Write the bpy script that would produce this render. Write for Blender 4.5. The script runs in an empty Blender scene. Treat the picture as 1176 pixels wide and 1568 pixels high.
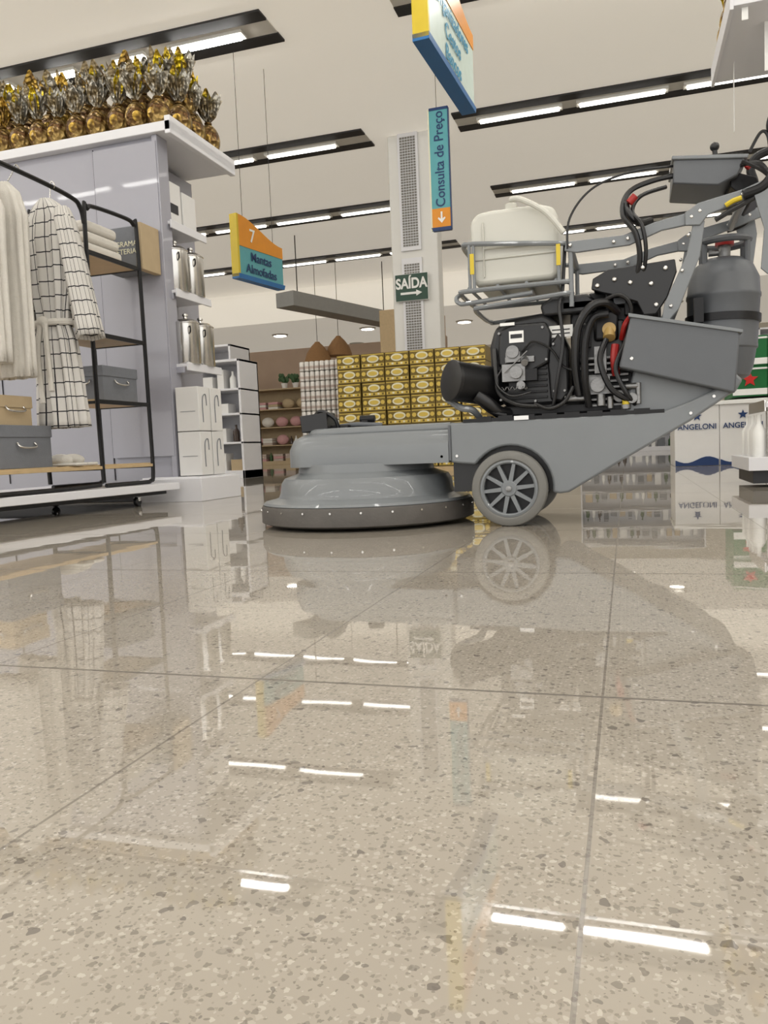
import bpy, bmesh, math, random
from mathutils import Vector, Matrix, Quaternion
random.seed(7)
pi=math.pi
scn=bpy.context.scene
scn.view_settings.view_transform='Standard'
scn.view_settings.look='None'
scn.view_settings.exposure=0.25

# ---------------------------------------------------------------- materials
def srgb(r,g,b):
    def c(u):
        u/=255.
        return u/12.92 if u<=.04045 else ((u+.055)/1.055)**2.4
    return (c(r),c(g),c(b),1)
def newmat(name):
    m=bpy.data.materials.new(name); m.use_nodes=True
    nt=m.node_tree
    return m,nt,nt.nodes['Principled BSDF']
def mat(name,col,rough=.5,metal=0,var=.08,scale=12,bump=0,bscale=60,coat=0,trans=0,alpha=1,ior=None):
    m,nt,b=newmat(name)
    c=srgb(*col)
    n=nt.nodes.new('ShaderNodeTexNoise'); n.inputs['Scale'].default_value=scale; n.inputs['Detail'].default_value=4
    tc=nt.nodes.new('ShaderNodeTexCoord'); nt.links.new(tc.outputs['Object'],n.inputs['Vector'])
    mx=nt.nodes.new('ShaderNodeMix'); mx.data_type='RGBA'
    mx.inputs[6].default_value=tuple(v*(1-var) for v in c[:3])+(1,)
    mx.inputs[7].default_value=tuple(min(1,v*(1+var)) for v in c[:3])+(1,)
    nt.links.new(n.outputs['Fac'],mx.inputs[0]); nt.links.new(mx.outputs[2],b.inputs['Base Color'])
    b.inputs['Roughness'].default_value=rough; b.inputs['Metallic'].default_value=metal
    b.inputs['Coat Weight'].default_value=coat
    b.inputs['Transmission Weight'].default_value=trans
    if ior: b.inputs['IOR'].default_value=ior
    if bump:
        n2=nt.nodes.new('ShaderNodeTexNoise'); n2.inputs['Scale'].default_value=bscale
        nt.links.new(tc.outputs['Object'],n2.inputs['Vector'])
        bp=nt.nodes.new('ShaderNodeBump'); bp.inputs['Strength'].default_value=bump; bp.inputs['Distance'].default_value=.01
        nt.links.new(n2.outputs['Fac'],bp.inputs['Height']); nt.links.new(bp.outputs[0],b.inputs['Normal'])
    return m
def emis(name,col,s):
    m,nt,b=newmat(name)
    b.inputs['Base Color'].default_value=srgb(*col)
    b.inputs['Emission Color'].default_value=srgb(*col); b.inputs['Emission Strength'].default_value=s
    return m
def math_node(nt,op,a,b=None,c=None):
    n=nt.nodes.new('ShaderNodeMath'); n.operation=op
    for i,v in enumerate((a,b,c)):
        if v is None: continue
        if isinstance(v,(int,float)): n.inputs[i].default_value=v
        else: nt.links.new(v,n.inputs[i])
    return n.outputs[0]

M={}
M['gray']=mat('machine_gray_paint',(116,120,123),.38,.0,.05,8,.02,200,coat=.3)
M['gray2']=mat('dark_gray_paint',(90,93,97),.42,.1,.08,8)
M['skirt']=mat('worn_skirt_rubber',(80,76,72),.55,0,.25,15,.1,80)
M['tyre']=mat('gray_rubber_tyre',(112,111,107),.6,0,.08,20,.05)
M['black']=mat('black_plastic',(20,20,22),.35,0,.2,10)
M['blackm']=mat('black_metal',(26,26,28),.4,.4,.2,10,.03)
M['steel']=mat('brushed_steel',(205,203,199),.22,1,.06,6)
M['alu']=mat('cast_aluminium',(140,140,140),.45,.9,.2,30,.2,90)
M['tank']=mat('translucent_polyethylene',(198,197,188),.4,0,.07,5)
M['red']=mat('red_hose',(150,25,20),.4)
M['yellow']=mat('yellow_label',(205,180,40),.4)
M['goldcap']=mat('oil_cap_amber',(180,150,90),.4)
M['white']=mat('white_shelf_enamel',(222,222,226),.35,0,.03,4)
M['lav']=mat('lavender_gray_panel',(156,156,166),.3,0,.04,1.5,coat=.3)
M['boxw']=mat('white_cardboard',(222,221,219),.5,0,.03)
M['darkk']=mat('dark_kickboard',(40,40,44),.5)
M['wood']=mat('light_wood_edge',(190,165,125),.5,0,.15,20)
M['fabricw']=mat('white_terry',(214,210,202),.95,0,.06,40,.4,250)
M['boxgray']=mat('gray_fabric_box',(112,115,121),.8,0,.1,30,.2,200)
M['beige']=mat('beige_box',(178,158,126),.7,0,.1)
M['plaster']=mat('column_paint',(222,221,217),.55,0,.03,2)
M['perf']=mat('perforated_metal',(120,118,112),.5,.3)
M['orange']=mat('orange_sign',(220,142,28),.4)
M['cyan']=mat('cyan_sign',(88,160,168),.4)
M['blue']=mat('blue_sign',(28,100,160),.4)
M['navy']=mat('navy_print',(22,52,100),.45)
M['cream']=mat('cream_sign',(226,222,196),.4)
M['paleface']=mat('pale_sign_face',(202,218,210),.4)
M['azure']=mat('azure_lettering',(40,140,180),.4)
M['green']=mat('exit_green',(16,62,44),.4)
M['hgreen']=mat('green_crate_print',(22,104,52),.4)
M['star']=mat('red_star_print',(196,40,34),.4)
M['pwhite']=mat('print_white',(235,235,232),.5)
M['gold']=mat('gold_carton',(216,188,90),.4,.1,.12,10)
M['olive']=mat('olive_carton',(120,100,42),.5,.1,.15,10)
M['can']=mat('silver_cans',(204,200,194),.35,.3)
M['canr']=mat('can_tinted_band',(176,160,150),.4)
M['pink']=mat('pink_cushion',(196,150,150),.9,0,.1,20,.2)
M['brown']=mat('brown_wallpaper',(168,146,128),.8,0,.08,3)
M['leaf']=mat('plant_leaf',(52,84,46),.6)
M['wicker']=mat('wicker',(150,112,72),.8,0,.3,60,.4,100)
M['trackblk']=mat('dark_ceiling_track',(30,29,30),.6,0,.2,8)
M['fixture']=mat('fixture_white',(210,208,202),.4)
M['ductg']=mat('duct_gray',(150,150,148),.5,.2)
M['bwall']=mat('back_wall_paint',(206,200,188),.8,0,.05,1)
M['glass']=mat('bottle_dark',(60,44,36),.15)
M['tube']=emis('fluorescent_tube',(255,253,248),32)
M['tubedim']=emis('fluorescent_tube_soft',(255,252,246),3.6)
M['down']=emis('downlight',(255,246,230),9)

def foil(name,c1,c2,metal=.7,rough=.32):
    m,nt,b=newmat(name)
    tc=nt.nodes.new('ShaderNodeTexCoord')
    v=nt.nodes.new('ShaderNodeTexVoronoi'); v.inputs['Scale'].default_value=34
    nt.links.new(tc.outputs['Object'],v.inputs['Vector'])
    n=nt.nodes.new('ShaderNodeTexNoise'); n.inputs['Scale'].default_value=11
    nt.links.new(tc.outputs['Object'],n.inputs['Vector'])
    cr=nt.nodes.new('ShaderNodeValToRGB'); cr.color_ramp.elements[0].position=.42; cr.color_ramp.elements[1].position=.56
    cr.color_ramp.elements[0].color=srgb(*c1); cr.color_ramp.elements[1].color=srgb(*c2)
    nt.links.new(n.outputs['Fac'],cr.inputs[0]); nt.links.new(cr.outputs[0],b.inputs['Base Color'])
    bp=nt.nodes.new('ShaderNodeBump'); bp.inputs['Strength'].default_value=.8; bp.inputs['Distance'].default_value=.02
    nt.links.new(v.outputs['Distance'],bp.inputs['Height']); nt.links.new(bp.outputs[0],b.inputs['Normal'])
    b.inputs['Metallic'].default_value=metal; b.inputs['Roughness'].default_value=rough
    return m
M['foilg']=foil('gold_foil',(190,156,70),(110,84,42))
M['foils']=foil('silver_gold_foil',(172,169,160),(126,112,84))
M['foily']=foil('yellow_foil',(214,190,40),(150,124,40))
M['foilb']=foil('brown_gold_foil',(92,64,34),(164,138,84))

def checks():
    m,nt,b=newmat('windowpane_check_cotton')
    tc=nt.nodes.new('ShaderNodeTexCoord'); uv=nt.nodes.new('ShaderNodeSeparateXYZ'); nt.links.new(tc.outputs['UV'],uv.inputs[0])
    def line(o,p,w):
        f=math_node(nt,'FRACT',math_node(nt,'DIVIDE',o,p)); return math_node(nt,'LESS_THAN',f,w)
    a=line(uv.outputs[0],.062,.09); c=line(uv.outputs[1],.075,.08)
    mx=math_node(nt,'MAXIMUM',a,c)
    mix=nt.nodes.new('ShaderNodeMix'); mix.data_type='RGBA'; mix.inputs[6].default_value=srgb(206,203,198); mix.inputs[7].default_value=srgb(28,28,36)
    nt.links.new(mx,mix.inputs[0]); nt.links.new(mix.outputs[2],b.inputs['Base Color']); b.inputs['Roughness'].default_value=.9
    return m
M['check']=checks()

def terrazzo():
    m,nt,b=newmat('polished_terrazzo')
    tc=nt.nodes.new('ShaderNodeTexCoord'); O=tc.outputs['Object']
    n=nt.nodes.new('ShaderNodeTexNoise'); n.inputs['Scale'].default_value=2.2; n.inputs['Detail'].default_value=6; nt.links.new(O,n.inputs[0])
    base=nt.nodes.new('ShaderNodeMix'); base.data_type='RGBA'; base.inputs[6].default_value=srgb(148,140,129); base.inputs[7].default_value=srgb(173,166,154)
    nt.links.new(n.outputs['Fac'],base.inputs[0])
    def chips(scale,lo,hi,col,prev,rnd=.35,dist=.22):
        nn=nt.nodes.new('ShaderNodeTexNoise'); nn.inputs['Scale'].default_value=scale*1.4; nn.inputs['Detail'].default_value=1; nt.links.new(O,nn.inputs[0])
        vm=nt.nodes.new('ShaderNodeVectorMath'); vm.operation='MULTIPLY_ADD'
        nt.links.new(nn.outputs['Color'],vm.inputs[0]); vm.inputs[1].default_value=(.9/scale,)*3; nt.links.new(O,vm.inputs[2])
        v=nt.nodes.new('ShaderNodeTexVoronoi'); v.voronoi_dimensions='2D'; v.inputs['Scale'].default_value=scale; nt.links.new(vm.outputs[0],v.inputs['Vector'])
        sep=nt.nodes.new('ShaderNodeSeparateColor'); nt.links.new(v.outputs['Color'],sep.inputs[0])
        keep=math_node(nt,'LESS_THAN',sep.outputs[0],rnd)
        size=math_node(nt,'MULTIPLY',sep.outputs[1],dist)
        size=math_node(nt,'ADD',size,.08)
        near=math_node(nt,'LESS_THAN',v.outputs['Distance'],size)
        f=math_node(nt,'MULTIPLY',keep,near)
        amt=math_node(nt,'MULTIPLY',f,math_node(nt,'MULTIPLY_ADD',sep.outputs[2],hi-lo,lo))
        mx=nt.nodes.new('ShaderNodeMix'); mx.data_type='RGBA'; mx.inputs[7].default_value=srgb(*col)
        nt.links.new(amt,mx.inputs[0]); nt.links.new(prev,mx.inputs[6]); return mx.outputs[2]
    c=chips(180,.2,.6,(198,190,179),base.outputs[2],.5,.35)
    c=chips(140,.25,.7,(108,100,92),c,.34,.3)
    c=chips(280,.2,.6,(104,97,88),c,.35,.4)
    c=chips(72,.3,.8,(98,92,87),c,.19,.22)
    sp=nt.nodes.new('ShaderNodeSeparateXYZ'); nt.links.new(O,sp.inputs[0])
    def joint(o,off,p,w):
        a=math_node(nt,'ADD',o,off); fr=math_node(nt,'FRACT',math_node(nt,'DIVIDE',a,p))
        d=math_node(nt,'ABSOLUTE',math_node(nt,'SUBTRACT',fr,.5))
        return math_node(nt,'GREATER_THAN',d,.5-w/p/2)
    j1=joint(sp.outputs[0],.03+8.4,.42,.0030)
    j2=joint(sp.outputs[1],-.88+8.4,.84,.0055)
    j3=joint(sp.outputs[1],-.88+8.4,.42,.0035)
    j=math_node(nt,'MAXIMUM',math_node(nt,'MULTIPLY',j1,.5),math_node(nt,'MAXIMUM',math_node(nt,'MULTIPLY',j2,.75),math_node(nt,'MULTIPLY',j3,.15)))
    mx=nt.nodes.new('ShaderNodeMix'); mx.data_type='RGBA'; mx.inputs[7].default_value=srgb(66,57,48)
    nt.links.new(j,mx.inputs[0]); nt.links.new(c,mx.inputs[6]); nt.links.new(mx.outputs[2],b.inputs['Base Color'])
    rn=nt.nodes.new('ShaderNodeTexNoise'); rn.inputs['Scale'].default_value=3; rn.inputs['Detail'].default_value=5; nt.links.new(O,rn.inputs[0])
    r=math_node(nt,'MULTIPLY_ADD',rn.outputs['Fac'],.04,.0); r=math_node(nt,'MULTIPLY_ADD',j,.4,r)
    nt.links.new(r,b.inputs['Roughness']); b.inputs['IOR'].default_value=1.85
    wn=nt.nodes.new('ShaderNodeTexNoise'); wn.inputs['Scale'].default_value=4; nt.links.new(O,wn.inputs[0])
    bp=nt.nodes.new('ShaderNodeBump'); bp.inputs['Strength'].default_value=.05; bp.inputs['Distance'].default_value=.01
    nt.links.new(wn.outputs['Fac'],bp.inputs['Height']); nt.links.new(bp.outputs[0],b.inputs['Normal'])
    return m
M['floor']=terrazzo()
M['ceil']=mat('ceiling_plaster_selflit',(240,235,225),.85,0,.04,.8)
bb=M['ceil'].node_tree.nodes['Principled BSDF']; bb.inputs['Emission Color'].default_value=srgb(252,246,234); bb.inputs['Emission Strength'].default_value=.24  # plaster is no lamp: added self-glow stands in for bounced light on the ceiling
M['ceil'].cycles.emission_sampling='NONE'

# ---------------------------------------------------------------- builders
class Part:
    def __init__(s): s.bm=bmesh.new(); s.mats=[]; s.uv=None
    def mi(s,m):
        m=M[m] if isinstance(m,str) else m
        if m not in s.mats: s.mats.append(m)
        return s.mats.index(m)
    def box(s,x0,x1,y0,y1,z0,z1,m,rot=None):
        i=s.mi(m); c=Vector(((x0+x1)/2,(y0+y1)/2,(z0+z1)/2))
        r=bmesh.ops.create_cube(s.bm,size=1)
        mt=Matrix.Translation(c)
        if rot: mt=mt@Matrix.Rotation(rot[1],4,rot[0])
        mt=mt@Matrix.Diagonal((abs(x1-x0),abs(y1-y0),abs(z1-z0),1))
        for v in r['verts']: v.co=mt@v.co
        for f in {f for v in r['verts'] for f in v.link_faces}: f.material_index=i
        return r['verts']
    def cyl(s,p0,p1,r0,r1=None,m='gray',seg=24):
        i=s.mi(m); r1=r0 if r1 is None else r1
        p0=Vector(p0);p1=Vector(p1);d=p1-p0
        r=bmesh.ops.create_cone(s.bm,cap_ends=True,segments=seg,radius1=r0,radius2=r1,depth=d.length)
        mt=Matrix.Translation((p0+p1)/2)@d.to_track_quat('Z','Y').to_matrix().to_4x4()
        for v in r['verts']: v.co=mt@v.co
        for f in {f for v in r['verts'] for f in v.link_faces}: f.material_index=i
    def sph(s,c,rx,ry=None,rz=None,m='gray',seg=20):
        i=s.mi(m); ry=ry or rx; rz=rz or rx
        r=bmesh.ops.create_uvsphere(s.bm,u_segments=seg,v_segments=seg//2+2,radius=1)
        mt=Matrix.Translation(c)@Matrix.Diagonal((rx,ry,rz,1))
        for v in r['verts']: v.co=mt@v.co
        for f in {f for v in r['verts'] for f in v.link_faces}: f.material_index=i
    def lathe(s,prof,loc,m,seg=32,axis=(0,0,1),sx=1,sy=1):
        i=s.mi(m); q=Vector(axis).to_track_quat('Z','Y').to_matrix().to_4x4(); mt=Matrix.Translation(loc)@q
        rings=[]
        for (r,z) in prof:
            rings.append([s.bm.verts.new(mt@Vector((max(r,1e-4)*math.cos(2*pi*k/seg)*sx,max(r,1e-4)*math.sin(2*pi*k/seg)*sy,z))) for k in range(seg)])
        fs=[]
        for a,b in zip(rings,rings[1:]):
            for k in range(seg):
                fs.append(s.bm.faces.new((a[k],a[(k+1)%seg],b[(k+1)%seg],b[k])))
        fs.append(s.bm.faces.new(rings[0][::-1])); fs.append(s.bm.faces.new(rings[-1]))
        for f in fs: f.material_index=i
    def poly(s,pts,a0,a1,m,plane='XZ'):
        i=s.mi(m)
        def P(u,v,w):
            return {'XZ':(u,w,v),'XY':(u,v,w),'YZ':(w,u,v)}[plane]
        A=[s.bm.verts.new(P(u,v,a0)) for u,v in pts]; B=[s.bm.verts.new(P(u,v,a1)) for u,v in pts]
        n=len(pts); fs=[s.bm.faces.new(A),s.bm.faces.new(B[::-1])]
        for k in range(n): fs.append(s.bm.faces.new((A[(k+1)%n],A[k],B[k],B[(k+1)%n])))
        for f in fs: f.material_index=i
    def tube(s,pts,r,m,seg=10,smooth=True,n=8,flat=None):
        i=s.mi(m); P=[Vector(p) for p in pts]
        if smooth and len(P)>2:
            Q=[]
            for k in range(len(P)-1):
                p0=P[max(k-1,0)];p1=P[k];p2=P[k+1];p3=P[min(k+2,len(P)-1)]
                for j in range(n):
                    t=j/n
                    Q.append(.5*((2*p1)+(p2-p0)*t+(2*p0-5*p1+4*p2-p3)*t*t+(3*p1-p0-3*p2+p3)*t**3))
            Q.append(P[-1]); P=Q
        rings=[]; up=None
        for k,p in enumerate(P):
            t=(P[min(k+1,len(P)-1)]-P[max(k-1,0)]).normalized()
            if up is None:
                up=Vector((0,0,1)) if abs(t.z)<.9 else Vector((0,1,0))
            a=t.cross(up).normalized(); up=a.cross(t).normalized()
            rr=r[min(int(k/(len(P)-1)*(len(r)-1)),len(r)-1)] if isinstance(r,(list,tuple)) else r
            rings.append([s.bm.verts.new(p+(a*math.cos(2*pi*j/seg)+up*math.sin(2*pi*j/seg))*rr) for j in range(seg)])
        fs=[]
        for a,b in zip(rings,rings[1:]):
            for j in range(seg): fs.append(s.bm.faces.new((a[j],a[(j+1)%seg],b[(j+1)%seg],b[j])))
        fs.append(s.bm.faces.new(rings[0][::-1])); fs.append(s.bm.faces.new(rings[-1]))
        for f in fs: f.material_index=i
    def mesh(s,name,ang=35):
        bmesh.ops.recalc_face_normals(s.bm,faces=s.bm.faces)
        me=bpy.data.meshes.new(name); s.bm.to_mesh(me); s.bm.free()
        for m in s.mats: me.materials.append(m)
        for p in me.polygons: p.use_smooth=True
        me.set_sharp_from_angle(angle=math.radians(ang))
        return me
    def done(s,name,parent=None,bevel=0,seg=2,ang=35,sub=0):
        me=s.mesh(name,ang); o=bpy.data.objects.new(name,me); bpy.context.collection.objects.link(o)
        if bevel:
            b=o.modifiers.new('bevel','BEVEL'); b.width=bevel; b.segments=seg; b.limit_method='ANGLE'; b.angle_limit=math.radians(40); b.use_clamp_overlap=True
            b.harden_normals=False
        if sub:
            b=o.modifiers.new('sub','SUBSURF'); b.levels=sub; b.render_levels=sub
        if parent: attach(o,parent)
        return o
def root(name,loc):
    o=bpy.data.objects.new(name,None); o.location=loc; o.empty_display_size=.1
    bpy.context.collection.objects.link(o); return o
def attach(o,par):
    o.parent=par; o.matrix_parent_inverse=Matrix.Translation(-Vector(par.location))
def text(body,loc,size,m,parent,name,rot=(pi/2,0,0),ext=.0015,bold=0,sx=1,align='CENTER',spacing=1.0):
    c=bpy.data.curves.new(name,'FONT'); c.body=body; c.size=size; c.extrude=ext; c.align_x=align; c.align_y='CENTER'; c.offset=bold; c.space_line=spacing
    o=bpy.data.objects.new(name,c); bpy.context.collection.objects.link(o)
    dg=bpy.context.evaluated_depsgraph_get(); me=bpy.data.meshes.new_from_object(o.evaluated_get(dg))
    bpy.data.objects.remove(o)
    me.materials.clear(); me.materials.append(M[m])
    o=bpy.data.objects.new(name,me); bpy.context.collection.objects.link(o)
    o.location=loc; o.rotation_euler=rot; o.scale=(sx,1,1)
    attach(o,parent); return o

# ================================================================ ROOM
XL,XR,YB,YF=-16,12,27,-6
p=Part(); p.box(XL,XR,YF,YB,-.1,0,'floor'); p.done('floor')
H=4.5
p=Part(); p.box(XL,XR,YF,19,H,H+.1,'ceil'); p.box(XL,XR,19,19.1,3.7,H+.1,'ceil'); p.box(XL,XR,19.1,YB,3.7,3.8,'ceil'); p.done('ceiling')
p=Part(); p.box(XL-.1,XL,YF,YB,0,H,'bwall'); p.done('wall_left')
p=Part(); p.box(XR,XR+.1,YF,YB,0,H,'bwall'); p.done('wall_right')
p=Part(); p.box(XL,XR,YB,YB+.1,0,H,'bwall'); p.done('wall_back')
tracks=root('ceiling_light_track',(0,8,H))
rows=[-4.6,-1.6,1.4,4.4,7.42,10.42,13.42,16.42]
pb=Part(); pf=Part(); pt_=Part()
def lamp(s0,s1,y,m,w):
    i=pt_.mi(m); V=[]
    for x in (s0,s1):
        for (dy,z) in ((-w,H-.047),(-w*.6,H-.07),(w*.6,H-.07),(w,H-.047)): V.append(pt_.bm.verts.new((x,y+dy,z)))
    for k in range(3): pt_.bm.faces.new((V[k],V[k+1],V[k+5],V[k+4])).material_index=i
for ri,y in enumerate(rows):
    for (a,b) in ((XL+.2,-3.27),(-2.06,XR-.2)):
        left=a<-5
        for (y0,y1) in ((y-.30,y-.13),(y+.13,y+.30)):
            pb.box(a,b,y0,y1,H-.022,H-.001,'trackblk')
        pf.box(a,b,y-.128,y+.128,H-.012,H-.001,'fixture')
        if ri==4:
            segs=[(-4.38,-3.62)] if left else [(-1.37,-.68),(-.51,.64),(.95,1.95)]
            x=-4.75
            if left:
                while x>-9: segs.append((x-.30,x)); x-=.85
            else:
                x=2.3
                while x<XR-2: segs.append((x,x+.85)); x+=1.3
        else:
            segs=[];x=(-3.75 if left else -1.74)
            if left:
                while x>XL+2: segs.append((x-1.0,x)); x-=1.25
            else:
                while x<XR-2: segs.append((x,x+1.0)); x+=1.25
        for (s0,s1) in segs:
            pf.box(s0-.04,s1+.04,y-.07,y+.07,H-.045,H-.010,'fixture')
            lamp(s0,s1,y,'tube' if ri<=4 else 'tubedim',.05 if ri<=4 else .042)
pb.done('dark_channels',tracks); pf.done('fixture_bodies',tracks); pt_.done('fluorescent_tubes',tracks)
dl=root('recessed_downlight',(-6,21,3.69))
p=Part()
for (x,y) in ((-9.5,21),(-6.9,21.2),(-4.2,21.5),(-1.5,21.5),(1.2,21.5),(3.9,21.5),(-8.2,24),(-5.5,24),(-2.8,24),(0,24)):
    p.cyl((x,y,3.66),(x,y,3.699),.2,.24,'fixture',24); p.cyl((x,y,3.652),(x,y,3.661),.18,m='down',seg=12)
p.done('downlight_discs',dl)

# column
col=root('structural_column',(-2.69,10.6,0))
p=Part(); p.box(-3.03,-2.38,10.5,10.78,0,H-.002,'plaster'); p.done('shaft',col,.02)
p=Part(); p.box(-2.88,-2.60,10.47,10.498,2.95,H-.01,'white'); p.box(-2.88,-2.60,10.47,10.498,0.2,2.85,'white')
def perf(x0,x1,z0,z1):
    nx=6; nz=int((z1-z0)/.036)
    for i in range(nx):
        for k in range(nz):
            cx=x0+(i+.5)*(x1-x0)/nx; cz=z0+(k+.5)*.036
            p.box(cx-.014,cx+.014,10.463,10.471,cz-.012,cz+.012,'perf')
perf(-2.85,-2.63,3.0,4.45); perf(-2.85,-2.63,1.3,2.8)
p.done('perforated_cover',col)
g=root('exit_sign',(-2.74,10.44,2.45)); p=Part(); p.box(-2.97,-2.52,10.43,10.46,2.28,2.63,'green'); p.box(-2.975,-2.515,10.435,10.462,2.275,2.635,'pwhite'); p.done('plate',g)
text('SAÍDA',(-2.745,10.425,2.50),.19,'pwhite',g,'lettering',bold=.006,sx=.82)
p=Part(); p.poly([(-2.9,2.36),(-2.68,2.36),(-2.68,2.335),(-2.60,2.375),(-2.68,2.415),(-2.68,2.39),(-2.9,2.39)],10.423,10.43,'pwhite'); p.done('arrow',g)

# ================================================================ SIGNS
g=root('price_check_sign',(-1.98,9,3.4))
p=Part(); p.box(-2.085,-1.87,8.98,9.02,3.0,4.08,'cyan'); p.box(-2.085,-1.87,8.98,9.02,2.79,3.0,'orange'); p.box(-2.10,-2.085,8.975,9.025,2.76,4.1,'cream'); p.box(-2.085,-1.865,8.975,9.025,4.08,4.11,'navy')
p.poly([(-2.10,2.79),(-1.865,2.79),(-1.865,2.75),(-2.08,2.75)],8.975,9.025,'navy'); p.box(-1.87,-1.86,8.975,9.025,2.76,4.1,'navy'); p.done('panel',g)
text('Consulta de Preço',(-1.975,8.976,3.54),.152,'navy',g,'lettering',rot=(pi/2,-pi/2,0),bold=.001,sx=.92)
p=Part(); p.poly([(-1.985,2.96),(-1.965,2.96),(-1.965,2.88),(-1.94,2.9),(-1.93,2.885),(-1.975,2.835),(-2.02,2.885),(-2.01,2.9),(-1.985,2.88)],8.972,8.98,'pwhite')
p.cyl((-2.0,9,4.1),(-2.0,9,H),.003,m='blackm',seg=6); p.done('arrow_and_wire',g)

def aisle_sign(a,b,zb,hc,ho0,ho1,num,lines,th=.07,ts=.12,face='cyan',ink='navy'):
    a=Vector((a[0],a[1],0)); b=Vector((b[0],b[1],0)); L=(b-a).length; d=(b-a).normalized(); n=Vector((d.y,-d.x,0))
    g=root('aisle_sign',((a.x+b.x)/2,(a.y+b.y)/2,zb))
    mt=Matrix.Translation(Vector((a.x,a.y,zb)))@Matrix(((d.x,-n.x,0,0),(d.y,-n.y,0,0),(0,0,1,0),(0,0,0,1)))
    p=Part()
    p.poly([(0.03,.03),(L,.03),(L,hc),(0.03,hc)],-th/2,th/2,face)
    pts=[(0.03,hc)]+[(L,hc)]
    for k in range(13):
        t=k/12; x=L-(L-.03)*t; s=t*t*(3-2*t)
        pts.append((x,hc+ho1+(ho0-ho1)*s))
    p.poly(pts,-th/2-.006,th/2+.006,'orange')
    p.poly([(0,-.02),(L,-.02),(L+.02,.03),(0,.03)],-th/2-.012,th/2+.012,'blue')
    p.box(0,.03,-th/2-.01,th/2+.01,.0,hc+ho0,'yellow')
    p.cyl((L*.2,0,hc+ho0*.5),(L*.2,0,H-zb),.003,m='blackm',seg=6); p.cyl((L*.85,0,hc+ho1*.5),(L*.85,0,H-zb),.003,m='blackm',seg=6)
    me=p.mesh('board'); me.transform(mt); o=bpy.data.objects.new('board',me); bpy.context.collection.objects.link(o); attach(o,g)
    rz=math.atan2(d.y,d.x)
    def T(body,x,z,size,m,nm,bold=.002):
        q=mt@Vector((x,-th/2-.009,z)); text(body,q,size,m,g,nm,rot=(pi/2,0,rz),bold=bold)
    T(lines,L/2,hc*.52,ts,ink,'lettering',.001)
    T(num,L*.32,hc+ho0*.40,ts*1.5,'pwhite' if face=='cyan' else 'azure','number',.002)
    return g
aisle_sign((-1.34,5.61),(-1.26,6.97),3.17,.50,.42,.12,'26','Organizadores\nCestos\nBancos',th=.10,ts=.16,face='paleface',ink='azure')
aisle_sign((-3.87,7.52),(-3.72,8.32),2.15,.32,.32,.12,'7','Mantas\nAlmofadas',ts=.13)

# ================================================================ LEFT GONDOLA (end cap)
g=root('gondola_shelving_unit',(-3.4,4.8,0))
p=Part()
p.box(-5.6,-2.82,4.53,4.56,.1,2.34,'lav')
p.box(-5.6,-2.84,4.56,4.6,.0,.12,'darkk')
p.box(-2.86,-2.82,4.50,4.62,.02,2.34,'lav')
p.box(-5.6,-3.05,4.60,5.3,.0,2.3,'lav')
p.done('end_panel',g,.004)
p=Part(); p.box(-5.7,-2.70,4.47,5.33,2.34,2.40,'white'); p.box(-2.74,-2.70,4.47,5.33,2.32,2.43,'white'); p.done('top_board',g,.004)
p=Part(); p.box(-3.3,-2.83,4.495,4.53,.3,2.3,'lav')
for x in (-3.32,-4.2): p.box(x-.002,x+.002,4.522,4.531,.15,2.32,'darkk')
p.done('panel_seams',g)
p=Part()
sh=[(1.82,-2.80),(1.38,-2.79),(.90,-2.74)]
for z,xm in sh:
    p.box(-3.06,xm,4.57,5.02,z-.02,z,'white'); p.box(xm-.006,xm+.006,4.57,5.02,z-.045,z+.008,'white')
    p.box(-3.06,xm-.02,4.565,4.58,z-.06,z-.02,'lav')
p.box(-3.06,-2.60,4.42,4.95,.0,.15,'white'); p.box(-3.05,-2.62,4.44,4.93,.13,.16,'white')
p.done('shelves',g,.003)
def cbox(x0,x1,y0,y1,z0,z1):
    p.box(x0,x1,y0,y1,z0,z1,'boxw')
g2=root('white_product_box',(-2.85,4.8,1.9)); p=Part()
cbox(-3.0,-2.84,4.60,4.78,1.825,2.10); cbox(-3.0,-2.84,4.80,4.97,1.825,2.07)
for k in range(2):
    for z in (.165,.455):
        cbox(-2.80,-2.635,4.50+k*.16,4.645+k*.16,z,z+.285)
p.done('cartons',g2,.003)
p=Part()
for k in range(2):
    for z in (.17,.46):
        y=4.5+k*.16
        p.tube([(-2.633,y+.05,z+.05),(-2.632,y+.05,z+.2),(-2.632,y+.09,z+.23),(-2.633,y+.1,z+.16)],.003,'boxgray',6)
        p.box(-2.77,-2.66,4.4975,4.4995,z+.12,z+.123,'boxgray') if k==0 else None
p.box(-2.8385,-2.8375,4.64,4.74,1.9,1.96,'darkk')
p.done('printed_marks',g2)
def pot(x,y,z,r,h,i):
    p.lathe([(r*.96,0),(r,.006),(r,h-.008),(r*1.04,h-.004),(r*1.04,h),(r*.98,h+.004),(r*.7,h+.022),(r*.15,h+.03),(.012,h+.032),(.012,h+.045),(.02,h+.05),(.018,h+.062),(.001,h+.064)],(x,y,z),'steel',28)
    p.tube([(x+r*.7,y-r*.72,z+h*.72),(x+r*1.0,y-r*1.05,z+h*.74),(x+r*1.0,y-r*1.05,z+h*.86),(x+r*.7,y-r*.72,z+h*.88)],.005,'blackm',6)
g3=root('stainless_steel_pot',(-2.85,4.8,1.4)); p=Part(); i=0
for (z,ys,r,h,x) in ((1.385,(4.68,4.88),.085,.27,-2.85),(.905,(4.68,4.87),.088,.27,-2.80)):
    for y in ys: pot(x,y,z,r,h,i)
p.done('pots',g3)
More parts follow.
